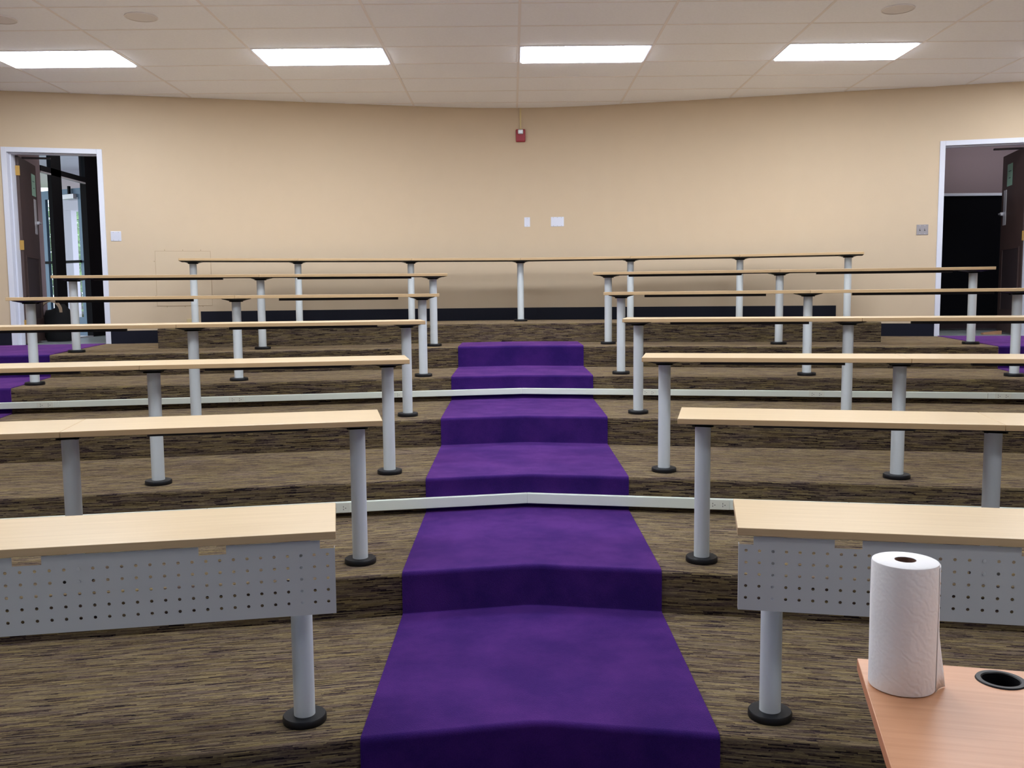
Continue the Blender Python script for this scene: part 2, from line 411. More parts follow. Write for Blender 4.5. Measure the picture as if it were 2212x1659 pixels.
for nm, xa, xb, z, h in (('baseboard_back', -3.68, 3.83, 7 * R, .155), ('baseboard_left', DL[1], -3.9, FLOOR6, .15), ('baseboard_right', 4.0, DR[0], FLOOR6, .15), ('baseboard_far_left', -6.7, DL[0], FLOOR6, .15)):
    mb = MB(); base_piece(mb, xa, xb, z, h)
    struct(mb.build(nm, M['navy'], origin=((xa + xb) / 2, wall_y((xa + xb) / 2), z)), 'navy rubber baseboard')

# ------------------------------------------------------------------ ceiling
mb = MB(); mb.box(-6.85, 6.85, -3.75, 12.0, CEIL + .05, CEIL + .12)
ceiling = struct(mb.build('ceiling', M['grid'], origin=(0, 5, CEIL)), 'suspended ceiling of rectangular tiles in a metal grid')
def clip(poly, f):
    out = []
    for i in range(len(poly)):
        a, b = poly[i], poly[(i + 1) % len(poly)]; fa, fb = f(a), f(b)
        if fa >= 0: out.append(a)
        if (fa >= 0) != (fb >= 0):
            t = fa / (fa - fb); out.append((a[0] + (b[0] - a[0]) * t, a[1] + (b[1] - a[1]) * t))
    return out
WS = sorted(ST)
def clip_room(poly):
    poly = clip(poly, lambda p: p[0] + 6.69); poly = clip(poly, lambda p: 6.69 - p[0]) if poly else poly
    for a, b in zip(WS, WS[1:]):
        if not poly: break
        ya, yb = wall_y(a), wall_y(b)
        poly = clip(poly, lambda p: ya + (yb - ya) * (p[0] - a) / (b - a) - .002 - p[1])
    return poly
def area(p): return abs(sum(p[i][0] * p[(i + 1) % len(p)][1] - p[(i + 1) % len(p)][0] * p[i][1] for i in range(len(p)))) / 2
LIGHTS = {(c, r) for c in (-4, -2, 0, 2, 4, 6) for r in (0,)} | {(c, r) for c in (-2, 0, 2, 4) for r in (-4, -8)} | {(c, -13) for c in (-2, 4)}
def tile_box(x0, x1, y0, y1, z0, z1, name, mat, cache={}):
    g = 0.0
    full = [(x0, y0), (x1, y0), (x1, y1), (x0, y1)]
    p = clip_room(full)
    if len(p) < 3 or area(p) < 1e-4: return None
    mb = MB()
    if area(p) > area(full) - 1e-4:
        key = (name, round(x1 - x0, 3), round(y1 - y0, 3))
        if key not in cache:
            mb.box(0, x1 - x0, 0, y1 - y0, z0 - CEIL, z1 - CEIL); cache[key] = mb.mesh(name, mat)
        return inst(name, cache[key], ceiling, (x0, y0, CEIL))
    mb.prism(p, z0, z1); return mb.build(name, mat, ceiling)
for r in range(-20, 5):
    for c in range(-4, 8):
        if (c, r) in LIGHTS: continue
        x0, y0 = TX0 + c * TW, TY0 + r * TD
        tile_box(x0 + .011, x0 + TW - .011, y0 + .011, y0 + TD - .011, CEIL + .003, CEIL + .02, 'ceiling_tile', M['ceil'])
for c in range(-3, 9):
    x = TX0 + c * TW; tile_box(x - .012, x + .012, -3.6, 11.9, CEIL, CEIL + .03, 'grid_bar', M['grid'])
for r in range(-20, 6):
    y = TY0 + r * TD; tile_box(-6.7, 6.7, y - .012, y + .012, CEIL + .0005, CEIL + .03, 'grid_bar', M['grid'])

vis = {(-2, 0): 'leftmost lit rectangular ceiling light, cut by the picture edge', (0, 0): 'lit rectangular ceiling light second from the left',
       (2, 0): 'lit rectangular ceiling light above the fire alarm, third from the left', (4, 0): 'lit rectangular ceiling light nearest the right doorway'}
frm = MB(); w, d = TW - .024, TD - .024
for a in ((0, w, 0, .022), (0, w, d - .022, d), (0, .022, .022, d - .022), (w - .022, w, .022, d - .022)): frm.box(*a, -.004, .02)
fme = frm.mesh('light_frame', M['white'])
ln = MB(); ln.box(.022, w - .022, .022, d - .022, -.012, .012); lme = ln.mesh('lens', M['lens'])
for (c, r) in sorted(LIGHTS):
    x0, y0 = TX0 + c * TW + .012, TY0 + r * TD + .012
    if x0 < -6.7 or x0 + w > 6.7: continue
    e = empty('ceiling_light', (x0, y0, CEIL))
    tag(e, vis.get((c, r), '%s lit ceiling light in the %s row from the back of the room' % ({-2: 'leftmost', 0: 'second', 2: 'third', 4: 'rightmost'}.get(c), {-4: 'second', -8: 'third', -13: 'front'}.get(r)) if r < 0 else 'lit rectangular ceiling light over the right side aisle'), 'ceiling light', 'rectangular ceiling lights')
    inst('light_frame', fme, e, (x0, y0, CEIL)); inst('lens', lme, e, (x0, y0, CEIL))

# ------------------------------------------------------------------ desks
HP, BR, TT, DEP, OFF = .69, .0275, .028, .46, .165
legm = MB(); legm.lathe([(0, .02), (.0385, .02), (.0385, HP + .002), (0, HP + .002)], n=32); legme = legm.mesh('leg', M['grey'], smooth=True)
dm = MB(); dm.lathe([(0, 0), (.078, 0), (.0795, .003), (.0790, .022), (.0755, .0265), (.0, .0265)], n=36); dme = dm.mesh('foot_disc', M['black'], smooth=True)
def bracket_mesh(tv, nv, front):
    mb = MB(); secs = [(0, .052, .055), (.007, .052, .058), (.010, .060, .075), (.016, .074, .12), (.022, .098, .155), (.0275, .108, .165)]
    rings = []
    for z, a, b in secs:
        pts = []
        for sx, sy in ((-1, -1), (1, -1), (1, 1), (-1, 1)):
            for q in (0, 1):
                ca = a - (.012 if (q == (0 if sx * sy > 0 else 1)) else 0); cb = b - (.012 if (q == (1 if sx * sy > 0 else 0)) else 0)
                pts.append(tv * (sx * ca) + nv * (sy * min(cb, .16) + .03 * (z / .0275)) + Vector((0, 0, z)))
        rings.append(pts)
    for r0, r1 in zip(rings, rings[1:]):
        for k in range(8): mb.face([r0[k], r0[(k + 1) % 8], r1[(k + 1) % 8], r1[k]])
    mb.face(list(reversed(rings[0]))); mb.face(rings[-1]); return mb
def perf_panel(L, H, notches=(), skip=()):
    """panel in local (u along, depth, z down from 0), facing -depth; notches: pairs of hole columns cut away at the top"""
    mb = MB(); th = .002; hc, hr, r = .045, .0420, .0058; u0 = .003; nc = int((L - .006) / hc); cells = 5
    z0 = -.0295; zl = z0 - cells * hr; ub = u0 + nc * hc
    def slab(a, b, c, d): mb.box(a, b, 0, th, c, d)
    slab(0, u0, -H, z0); slab(ub, L, -H, z0); slab(u0, ub, -H, zl)
    cut = set()
    cur = .05
    for n_ in sorted(notches):
        a, b = u0 + n_ * hc, u0 + (n_ + 2) * hc
        if b > L: break
        slab(cur, a, z0, 0); cur = b
    slab(cur, L, z0, 0)
    for i in range(nc):
        for j in range(cells):
            cu, cz = u0 + (i + .5) * hc, z0 - (j + .5) * hr
            if i in cut and j == 0:
                slab(cu - hc / 2, cu + hc / 2, cz - hr / 2, cz + .002); continue
            sq = [(cu + sx * hc / 2, cz + sz * hr / 2) for sx, sz in ((-1, -1), (0, -1), (1, -1), (1, 0), (1, 1), (0, 1), (-1, 1), (-1, 0))]
            if (i, j) in skip:
                mb.face([(x, 0, z) for x, z in sq]); continue
            hl = [(cu + r * math.cos(t), cz + r * math.sin(t)) for t in [PI * 5 / 4 + k * PI / 4 for k in range(8)]]
            for k in range(8):
                a, b, c, d = sq[k], sq[(k + 1) % 8], hl[(k + 1) % 8], hl[k]
                mb.face([(a[0], 0, a[1]), (b[0], 0, b[1]), (c[0], 0, c[1]), (d[0], 0, d[1])])
                mb.face([(d[0], th, d[1]), (c[0], th, c[1]), (b[0], th, b[1]), (a[0], th, a[1])])
                mb.face([(d[0], 0, d[1]), (c[0], 0, c[1]), (c[0], th, c[1]), (d[0], th, d[1])])
    # returns: end flange and bottom lip folded to the back
    mb.box(0, .002, th, .03, -H, z0); mb.box(L - .002, L, th, .03, -H, z0)
    mb.box(0, L, th, .022, -H, -H + .002)
    return mb
def desk(n, side, label, posts, ends, slope, rails=True, panel=False):
    """n tier; posts: foot points; ends: x of top joints along the front edge (first at the aisle)"""
    zf = n * R
    a = math.atan(slope); tv = Vector((side * math.cos(a), -math.sin(a), 0)); nv = Vector((side * math.sin(a), math.cos(a), 0))
    P0 = Vector((posts[0][0], posts[0][1], 0))
    e = empty('lecture_desk', (P0.x, P0.y, zf)); tag(e, label, 'desk', 'long maple desks on the tiers')
    F0 = P0 - nv * OFF                                     # point of the front edge line
    zu = zf + HP + BR
    tops = []
    for xa, xb in zip(ends, ends[1:]):
        ua, ub = (xa - F0.x) / tv.x, (xb - F0.x) / tv.x
        g = .0007
        o = F0 + tv * (ua + g); o.z = zu
        mb = MB()
        if side > 0: mb.obox(o, tv * (ub - ua - 2 * g), nv * DEP, (0, 0, TT), 1, 0, 2)
        else:
            o2 = F0 + tv * (ub - g); o2.z = zu
            mb.obox(o2, -tv * (ub - ua - 2 * g), nv * DEP, (0, 0, TT), 1, 0, 2)
        mb.build('tabletop', [M['maple'], M['mapleedge'], M['backing']], e, bevel=.0025)
        tops.append((ua, ub))
        if rails:
            mb = MB(); o = F0 + tv * (ua + .36) + nv * .09; o.z = zu - .021; ln_ = (ub - ua) - .72
            mb.obox(o, tv * ln_, nv * .04, (0, 0, .021)) if side > 0 else mb.obox(o + tv * ln_, -tv * ln_, nv * .04, (0, 0, .021))
            mb.build('support_rail', M['blackm'], e)
    brm = bracket_mesh(tv, nv, None).mesh('mounting_bracket', M['black'])
    for x, y in posts:
        l = inst('leg', legme, e, (x, y, zf)); inst('foot_disc', dme, l, (x, y, zf)); inst('mounting_bracket', brm, l, (x, y, zf + HP))
    if panel:
        for ua, ub in tops:
            L = ub - ua - .012; H = .263
            nt = [8, 21, 33] if side < 0 else [7, 20, 32]
            sk = {(18, 0), (18, 1)} if side < 0 else {(17, 0), (17, 1)}
            pm = perf_panel(L, H, notches=nt, skip=sk)
            o = F0 + tv * (ua + .006) + nv * .012; o.z = zu - .004
            flip = side < 0
            pm.xform(lambda p: o + tv * p.x + nv * p.y + Vector((0, 0, p.z)))
            if flip: pm.f = [tuple(reversed(f)) for f in pm.f]; pm.uv = [list(reversed(u)) for u in pm.uv]
            pp = pm.build('modesty_panel', M['panel'], e)
            for (i, j) in sorted(sk):
                if i * .045 > L: continue
                sm = MB(); sm.lathe([(.006, 0), (.006, .002), (0, .003)], n=10, axis='y')
                c = o + tv * (.003 + (i + .5) * .045) + Vector((0, 0, -.0505 - j * .042))
                sm.xform(lambda p: c + Vector((p.x, p.y, p.z)))
                sm.build('screw', M['panel'], pp)
    return e
desk(1, -1, 'nearest desk left of the purple aisle, with a perforated grey front panel', [(-.778, 3.269), (-2.15, 3.01)], [-.617, -2.14, -3.6], .19, rails=False, panel=True)
desk(1, 1, 'nearest desk right of the purple aisle, with perforated panel behind the paper towel roll', [(.936, 3.267), (2.3, 3.0)], [.773, 2.28, 3.75], .205, rails=False, panel=True)
desk(2, -1, 'maple desk left of the aisle directly behind the left panelled desk', [(-.783, 4.588), (-2.105, 4.335), (-3.38, 4.08)], [-.634, -2.067, -3.5], .2)
desk(2, 1, 'maple desk right of the aisle directly behind the right panelled desk', [(.947, 4.56), (2.245, 4.27), (3.5, 4.0)], [.795, 2.213, 3.63], .225)
desk(3, -1, 'maple desk on the left, third row up from the front', [(-.801, 5.888), (-2.193, 5.615), (-3.65, 5.34)], [-.641, -2.216, -3.79], .185)
desk(3, 1, 'maple desk on the right, third row up from the front', [(.971, 5.874), (2.354, 5.59), (3.8, 5.3)], [.805, 2.358, 3.91], .195)
desk(4, -1, 'maple desk on the left, fourth row up, standing above the upper white raceway', [(-.823, 7.163), (-2.37, 6.85), (-4.05, 6.53)], [-.658, -2.435, -4.2], .19)
desk(4, 1, 'maple desk on the right, fourth row up, standing above the upper white raceway', [(.984, 7.196), (2.50, 6.87), (4.2, 6.53)], [.84, 2.55, 4.32], .19)
desk(5, -1, 'maple desk on the left, fifth row up, edge-on at eye level', [(-.808, 8.334), (-2.408, 8.087), (-4.083, 7.85)], [-.64, -2.373, -4.187], .152)
desk(5, 1, 'maple desk on the right, fifth row up, edge-on at eye level', [(.991, 8.405), (2.585, 8.085), (4.261, 7.81)], [.816, 2.56, 4.38], .185)
desk(6, -1, 'maple desk on the left in the second row from the back, before the left doorway', [(-.811, 9.558), (-2.518, 9.3), (-4.262, 9.014)], [-.651, -2.483, -4.385], .158)
desk(6, 1, 'maple desk on the right in the second row from the back, before the right doorway', [(1.004, 9.652), (2.688, 9.31), (4.483, 9.02)], [.831, 2.65, 4.60], .185)
# back row: one desk of six short tops bent round the wall
zf = 7 * R; bp_ = [(-3.53, 10.3), (-2.437, 10.6), (-1.178, 10.86), (.104, 11.04), (1.39, 10.87), (2.616, 10.65), (3.721, 10.28)]
e = empty('lecture_desk', (.104, 11.04, zf)); tag(e, 'long unbroken maple desk on the top tier against the back wall', 'desk', 'long maple desks on the tiers')
zu = zf + HP + BR
ext = [(-3.665, 10.263)] + bp_[1:-1] + [(3.872, 10.23)]
nrm = []
for i in range(7):
    a, b = Vector(ext[max(0, i - 1)]), Vector(ext[min(6, i + 1)]); d = (b - a).normalized(); nrm.append(Vector((-d.y, d.x)))
for i in range(6):
    a, b = Vector(ext[i]), Vector(ext[i + 1]); d = (b - a).normalized() * .001
    q = [a + d - nrm[i] * OFF, b - d - nrm[i + 1] * OFF, b - d + nrm[i + 1] * (DEP - OFF), a + d + nrm[i] * (DEP - OFF)]
    mb = MB(); u = (b - a).normalized()
    mb.hexa([(p.x, p.y, zu) for p in q] + [(p.x, p.y, zu + TT) for p in q], 1, 0, (Vector((a.x, a.y, 0)), Vector((u.x, u.y, 0)), Vector((-u.y, u.x, 0))), 2)
    mb.build('tabletop', [M['maple'], M['mapleedge'], M['backing']], e, bevel=.0025)
for (x, y), nn in zip(bp_, nrm):
    nv = Vector((nn.x, nn.y, 0)); tv = Vector((nn.y, -nn.x, 0))
    l = inst('leg', legme, e, (x, y, zf)); inst('foot_disc', dme, l, (x, y, zf)); inst('mounting_bracket', bracket_mesh(tv, nv, None).mesh('mounting_bracket', M['black']), l, (x, y, zf + HP))

# ------------------------------------------------------------------ power raceways
def raceway(i, z0, z1, outs, label):
    e = empty('power_raceway', (XC, YC[i], i * R)); tag(e, label, 'raceway', 'white power raceways on the risers')
    dp = .034; c0 = Vector((XC, YC[i] - .008, 0))
    for side in (-1, 1):
        tv, nv = wing(side)
        cuts = [0, 1.95, 3.9, 6.4]
        for k, (a, b) in enumerate(zip(cuts, cuts[1:])):
            m_ = (dp * SA / CA) if a == 0 else 0
            p = [c0 + tv * (a + .0006) , c0 + tv * b, c0 + tv * b - nv * dp, c0 + tv * (a + .0006 + m_ * side * 0) - nv * dp]
            if a == 0: p[3] = Vector((XC, c0.y - dp / CA, 0)); p[0] = Vector((XC, c0.y, 0))
            if side > 0: p = [p[3], p[2], p[1], p[0]]
            else: p = [p[2], p[3], p[0], p[1]]
            mb = MB(); mb.hexa([(q.x, q.y, z0) for q in p] + [(q.x, q.y, z1) for q in p])
            mb.build('raceway_cover', M['raceway'], e, bevel=.003)
        for s_, x in outs:
            if s_ != side: continue
            t = (x - XC) / tv.x; ct = c0 + tv * t - nv * dp; zc = (z0 + z1) / 2; h = z1 - z0 - .002
            mb = MB(); u = Vector((1, 0, 0)) * 0 + tv * side; n_ = -nv
            mb.obox(ct - u * .062 + Vector((0, 0, zc - h / 2)) + n_ * .004, u * .124, nv * .004, (0, 0, h))
            pl = mb.build('outlet_plate', M['ivory'], e, bevel=.0015)
            for q in (-.03, .03):
                mb = MB(); b0 = ct + u * q + n_ * .004 + Vector((0, 0, zc))
                for du, dz, w_, h_ in ((-.006, .006, .003, .009), (-.006 , -.010, .003, .009), (.007, -.003, .005, .005)):
                    mb.obox(b0 + u * (du - w_ / 2) + Vector((0, 0, dz - h_ / 2)) + n_ * .0008, u * w_, nv * .001, (0, 0, h_))
                mb.build('receptacle', M['slot'], pl)
    return e
raceway(2, 2 * R + .034, 2 * R + .098, [(-1, -1.07), (1, 1.255), (1, 3.0), (-1, -2.9)], 'white power raceway across the purple aisle nearest the front')
raceway(4, 4 * R + .046, 4 * R + .098, [(-1, -3.85), (-1, -2.36), (-1, -.985), (1, 1.205), (1, 2.59), (1, 4.03)], 'white power raceway higher up the steps with several outlets')

# ------------------------------------------------------------------ on the back wall
def wall_frame(x):
    d = .02; a, b = Vector((x - d, wall_y(x - d), 0)), Vector((x + d, wall_y(x + d), 0)); u = (b - a).normalized()
    return Vector((x, wall_y(x), 0)), u, Vector((u.y, -u.x, 0))            # point, along, out of the wall
def wbox(mb, x, z, w, h, t, off=0.0, dx=0, mi=0):
    p, u, n = wall_frame(x); o = p + u * (dx - w / 2) + n * (t + off) + Vector((0, 0, z - h / 2)); mb.obox(o, u * w, -n * t, (0, 0, h), mi)
e = empty('fire_alarm', (.127, wall_y(.127), 3.66)); tag(e, 'red fire alarm strobe high on the back wall', 'fire alarm')
mb = MB(); wbox(mb, .127, 3.738, .118, .152, .045); mb.build('housing', M['red'], e, bevel=.01)
mb = MB(); wbox(mb, .127, 3.778, .066, .058, .03, .045); mb.build('strobe_lens', M['strobe'], e, bevel=.012)
mb = MB(); wbox(mb, .127, (3.815 + CEIL) / 2, .02, CEIL - 3.815, .016)
tag(mb.build('wire_conduit', M['conduit'], origin=(.127, wall_y(.127), 3.815)), 'thin tan conduit running from fire alarm up to ceiling', 'conduit')
def screws(parent, x, z, pts, off, mat='plate2', r=.004):
    p, u, n = wall_frame(x)
    for dx, dz in pts:
        sm = MB(); sm.lathe([(r, 0), (r, .001), (0, .002)], n=8, axis='y'); c = p + u * dx + n * off + Vector((0, 0, z + dz))
        sm.xform(lambda q: c + q); sm.build('screw', M[mat], parent)
for x, z, w, h, lab, pts, mt in ((.2, 2.68, .072, .118, 'small upright steel blank plate near middle of back wall', [(0, -.045), (0, .045)], 'plate'),
                            (.578, 2.679, .163, .118, 'wide steel blank plate with six screws on back wall', [(a, b) for a in (-.05, 0, .05) for b in (-.05, .05)], 'plate'),
                            (-4.553, 2.487, .113, .112, 'square steel blank plate beside the left doorway', [(a, b) for a in (-.028, .028) for b in (-.045, .045)], 'plate')):
    mb = MB(); wbox(mb, x, z, w, h, .006); o = mb.build('wall_plate', M[mt], origin=(x, wall_y(x), z), bevel=.002)
    tag(o, lab, 'wall plate'); screws(o, x, z, pts, .006)
x, z = 4.731, 2.475
mb = MB(); wbox(mb, x, z, .125, .118, .006); o = mb.build('light_switch', M['plate2'], origin=(x, wall_y(x), z), bevel=.002)
tag(o, 'double light switch on steel plate beside the right doorway', 'light switch')
for dx in (-.026, .026):
    mb = MB(); wbox(mb, x, z, .012, .026, .002, .006, dx); t_ = mb.build('switch_slot', M['slot'], o)
    mb = MB(); wbox(mb, x, z + .004, .008, .014, .008, .009, dx); mb.build('toggle', M['plate2'], t_)
screws(o, x, z, [(a, b) for a in (-.026, .026) for b in (-.045, .045)], .006, 'plate')
x, z, w, h = -3.85, 2.0, .615, .636
mb = MB(); wbox(mb, x, z, w, h, .003); o = mb.build('access_panel', M['wall'], origin=(x, wall_y(x), z)); tag(o, 'flush square access panel painted like the wall, behind the back left desk posts', 'access panel')
for dx, dz, w_, h_ in ((0, h / 2, w + .003, .0035), (0, -h / 2, w + .003, .0035), (-w / 2, 0, .0035, h), (w / 2, 0, .0035, h)):
    mb = MB(); wbox(mb, x, z + dz, w_, h_, .004, 0, dx); mb.build('panel_edge', M['seam'], o)
screws(o, x, z, [(a, b) for a in (-.2, 0, .2) for b in (-.33, .33)] + [(a, b) for b in (-.2, 0, .2) for a in (-.32, .32)], .0, 'seam', .006)
mb = MB(); wbox(mb, -3.80, 1.50, .07, .05, .03); tag(mb.build('junction_box', M['conduit'], origin=(-3.80, wall_y(-3.8), 1.48), bevel=.004), 'tiny tan junction box low on wall behind leftmost back post', 'junction box')

# ceiling speakers
for x, y, lab in ((-3.032, 7.85, 'round speaker grille in the ceiling above the left light gap'), (3.194, 7.834, 'round speaker grille in the ceiling above the right light'), (-4.21, 7.876, 'round ceiling speaker grille at the left picture edge')):
    mb = MB(); mb.lathe([(.125, .006), (.125, 0), (.11, -.004), (.1, -.002), (0, -.003)], n=32)
    mb.xform(lambda p: Vector((x + p.x, y + p.y, CEIL + .003 + p.z - .004)))
    e = mb.build('ceiling_speaker', M['speaker'], origin=(x, y, CEIL), smooth=True); tag(e, lab, 'ceiling speaker', 'round ceiling speakers')
    mb = MB(); mb.lathe([(.127, .005), (.132, .002), (.132, -.003), (.126, -.005), (.122, -.003)], n=32)
    mb.xform(lambda p: Vector((x + p.x, y + p.y, CEIL + .003 + p.z - .004))); mb.build('speaker_rim', M['grid'], e, smooth=True)

# ------------------------------------------------------------------ doors
def door_frame(name, d, label):
    e = empty(name, ((d[0] + d[1]) / 2, wall_y((d[0] + d[1]) / 2), FLOOR6)); struct(e, label)
    def post(nm, xa, xb, z0, z1, f, b):
        mb = MB(); mb.prism([(xa, wall_y(xa) - f), (xb, wall_y(xb) - f), (xb, wall_y(xb) + b), (xa, wall_y(xa) + b)], z0, z1)
        mb.build(nm, M['white'], e, bevel=.003)
    post('door_jamb', d[0], d[0] + FW, FLOOR6, DTOP, .012, WT + .012); post('door_jamb', d[1] - FW, d[1], FLOOR6, DTOP, .012, WT + .012)
    post('door_head', d[0] + FW, d[1] - FW, DTOP - FW, DTOP, .012, WT + .012)
    # stop strips
    post('door_stop', d[0] + FW, d[0] + FW + .014, FLOOR6, DTOP - FW, -.05, .11); post('door_stop', d[1] - FW - .014, d[1] - FW, FLOOR6, DTOP - FW, -.05, .11)
    post('door_stop', d[0] + FW + .014, d[1] - FW - .014, DTOP - FW - .014, DTOP - FW, -.05, .11)
    return e
def door_leaf(e, hinge, dr, side, w=.87, seams=True):
    """leaf from the hinge along dr, opened outward; side +1: room sees its right-hand face"""
    dr = Vector((*dr, 0)).normalized(); pn = Vector((dr.y, -dr.x, 0)) * side        # towards the doorway
    h0, h1 = FLOOR6 + .012, DTOP - FW - .012; o = Vector((*hinge, h0)); t = .045
    mb = MB()
    def bx(u0, u1, z0, z1, n0, n1, mi=0):
        p = o + dr * u0 + pn * n0 + Vector((0, 0, z0 - h0))
        if side > 0: mb.obox(p, pn * (n1 - n0), dr * (u1 - u0), (0, 0, z1 - z0), mi)
        else: mb.obox(p + pn * (n1 - n0), -pn * (n1 - n0), dr * (u1 - u0), (0, 0, z1 - z0), mi)
    bx(0, w, h0, h1, -t, 0)
    leaf = mb.build('door_leaf', M['doorwood'], e, bevel=.004)
    mb = MB(); bx(.13, w - .13, h0 + .28, h0 + 1.0, -.004, .002); mb.build('lower_panel', M['doordark'], leaf)
    for u0, u1, z0, z1 in ((.11, w - .11, h0 + .26, h0 + .28), (.11, w - .11, h0 + 1.0, h0 + 1.02), (.11, .13, h0 + .28, h0 + 1.0), (w - .13, w - .11, h0 + .28, h0 + 1.0)):
        mb = MB(); bx(u0, u1, z0, z1, 0, .008); mb.build('panel_moulding', M['doorwood'], leaf)
    mb = MB(); bx(w - .2, w - .09, h0 + 1.3, h0 + 1.72, 0, .004); pp = mb.build('push_plate', M['alu'], leaf, bevel=.001)
    mb = MB(); bx(w - .09, w - .05, h0 + 1.42, h0 + 1.46, 0, .03); bx(w - .16, w - .05, h0 + 1.43, h0 + 1.45, .03, .048); mb.build('door_handle', M['alu'], leaf, bevel=.004)
    mb = MB(); wd_ = Vector((1, side * -.235 * -1, 0)).normalized() * side; cb = o + wd_ * .02 + Vector((0, .03, h1 - h0 - .03))
    q = Vector((-wd_.y, wd_.x, 0))
    if side > 0: mb.obox(cb, wd_ * .30, q * .04, (0, 0, .02))
    else: mb.obox(cb - q * 0 + wd_ * .30, -wd_ * .30, -q * .04, (0, 0, .02))
    mb.build('door_closer', M['doordark'], e, bevel=.004)
    for z in (h0 + .22, h0 + 1.13, h0 + 1.97):
        mb = MB(); bx(-.012, .004, z - .055, z + .055, -.042, .006); bx(-.016, -.004, z - .055, z + .055, .0, .012)
        mb.build('hinge', M['brass'], leaf, bevel=.002)
    return leaf, bx, mb, o, dr, pn, h0
d1 = door_frame('door_1', DL, 'left doorway in white frame with dark wooden door swung open outward')
yh = wall_y(DL[0] + FW) + WT + .02
lf, _, _, o, dr, pn, h0 = door_leaf(d1, (-5.592, yh), (-.235, .845), 1)
def notice(o, dr, pn, label, side, u=.60):
    mb = MB(); a = o + dr * u + pn * .001 + Vector((0, 0, 1.755)); w_, h_ = .2, .26
    def sheet(u0, u1, z0, z1, n0, n1, m_):
        p = a + dr * u0 + pn * n0 + Vector((0, 0, z0))
        if side > 0: m_.obox(p, pn * (n1 - n0), dr * (u1 - u0), (0, 0, z1 - z0))
        else: m_.obox(p + pn * (n1 - n0), -pn * (n1 - n0), dr * (u1 - u0), (0, 0, z1 - z0))
    sheet(0, w_, 0, h_, 0, .0015, mb); q = mb.build('notice', M['paper'], origin=tuple(a)); tag(q, label, 'notice')
    mb = MB()
    for u0, u1, z in ((.05, .15, .17), (.07, .14, .09)): sheet(u0, u1, z, z + .008, .0015, .002, mb)
    mb.build('print_marks', M['ink'], q)
notice(o, dr, pn, 'pale green paper notice on the open left door', 1)
d2 = door_frame('door_2', DR, 'right doorway in white frame with dark wooden door swung open outward')
yh = wall_y(DR[1] - FW) + WT + .02
lf, _, _, o, dr, pn, h0 = door_leaf(d2, (5.845, yh), (.19, .86), -1)
notice(o, dr, pn, 'pale green paper notice on the open right door', -1, .47)

# ------------------------------------------------------------------ left vestibule and what is outside it
zh = FLOOR6
mb = MB(); mb.prism([(-6.15, 10.5), (-4.2, 10.95), (-4.2, 14), (-5.93, 14), (-5.93, 11.7)], zh - .1, zh - .004)
struct(mb.build('floor_hall_left', M['hallfloor'], origin=(-5, 12, zh)), 'grey tiled floor of the left vestibule')
mb = MB(); mb.prism([(-6.12, 10.58), (-6.08, 11.15), (-5.99, 11.5), (-5.88, 11.72), (-5.94, 11.76), (-6.2, 11.3), (-6.24, 10.55)], zh, 4.15)
struct(mb.build('wall_hall_left', M['mauve'], origin=(-5.9, 11.2, zh)), 'mauve side wall of the left vestibule')
mb = MB(); mb.box(-5.95, -4.1, 13.85, 14.0, zh, 4.15); struct(mb.build('wall_hall_left_end', M['mauve'], origin=(-5, 13.5, zh)), 'mauve end wall of the left vestibule')
mb = MB(); mb.prism([(-4.2, wall_y(-4.2) + WT), (-4.05, wall_y(-4.05) + WT), (-4.05, 13.95), (-4.2, 13.95)], zh, 4.15)
struct(mb.build('wall_hall_left_inner', M['mauve'], origin=(-4.2, 12, zh)), 'mauve inner wall of the left vestibule')
mb = MB(); mb.prism([(-6.2, 10.6), (-4.05, 11.05), (-4.05, 14.0), (-5.96, 14.0), (-5.96, 11.7)], 4.15, 4.2)
struct(mb.build('ceiling_hall_left', M['ceil'], origin=(-5, 12, 4.15)), 'ceiling of the left vestibule')
SX = -5.88
e = empty('window_1', (SX, 12.3, zh)); struct(e, 'black framed glazed entrance wall of the left vestibule')
def fb(nm, y0, y1, z0, z1, mt='frameblack', t=.05):
    mb = MB(); mb.box(SX - t, SX, y0, y1, z0, z1); return mb.build(nm, M[mt], e)
fb('mullion', 12.0, 12.27, zh, 4.15); fb('mullion', 12.96, 13.16, zh, 4.15, t=.08); fb('dark_panel', 13.16, 13.9, zh, 4.15)
fb('transom', 11.74, 12.96, 3.375, 3.445); fb('sill_strip', 11.74, 12.96, 3.355, 3.375, 'alu', .03)
fb('frame_head', 11.74, 12.96, 4.05, 4.15); fb('threshold', 11.74, 12.96, zh - .004, zh + .012, 'alu')
mb = MB(); mb.box(SX - .03, SX - .024, 11.74, 12.96, 3.445, 4.05); mb.build('pane', M['glass'], e)
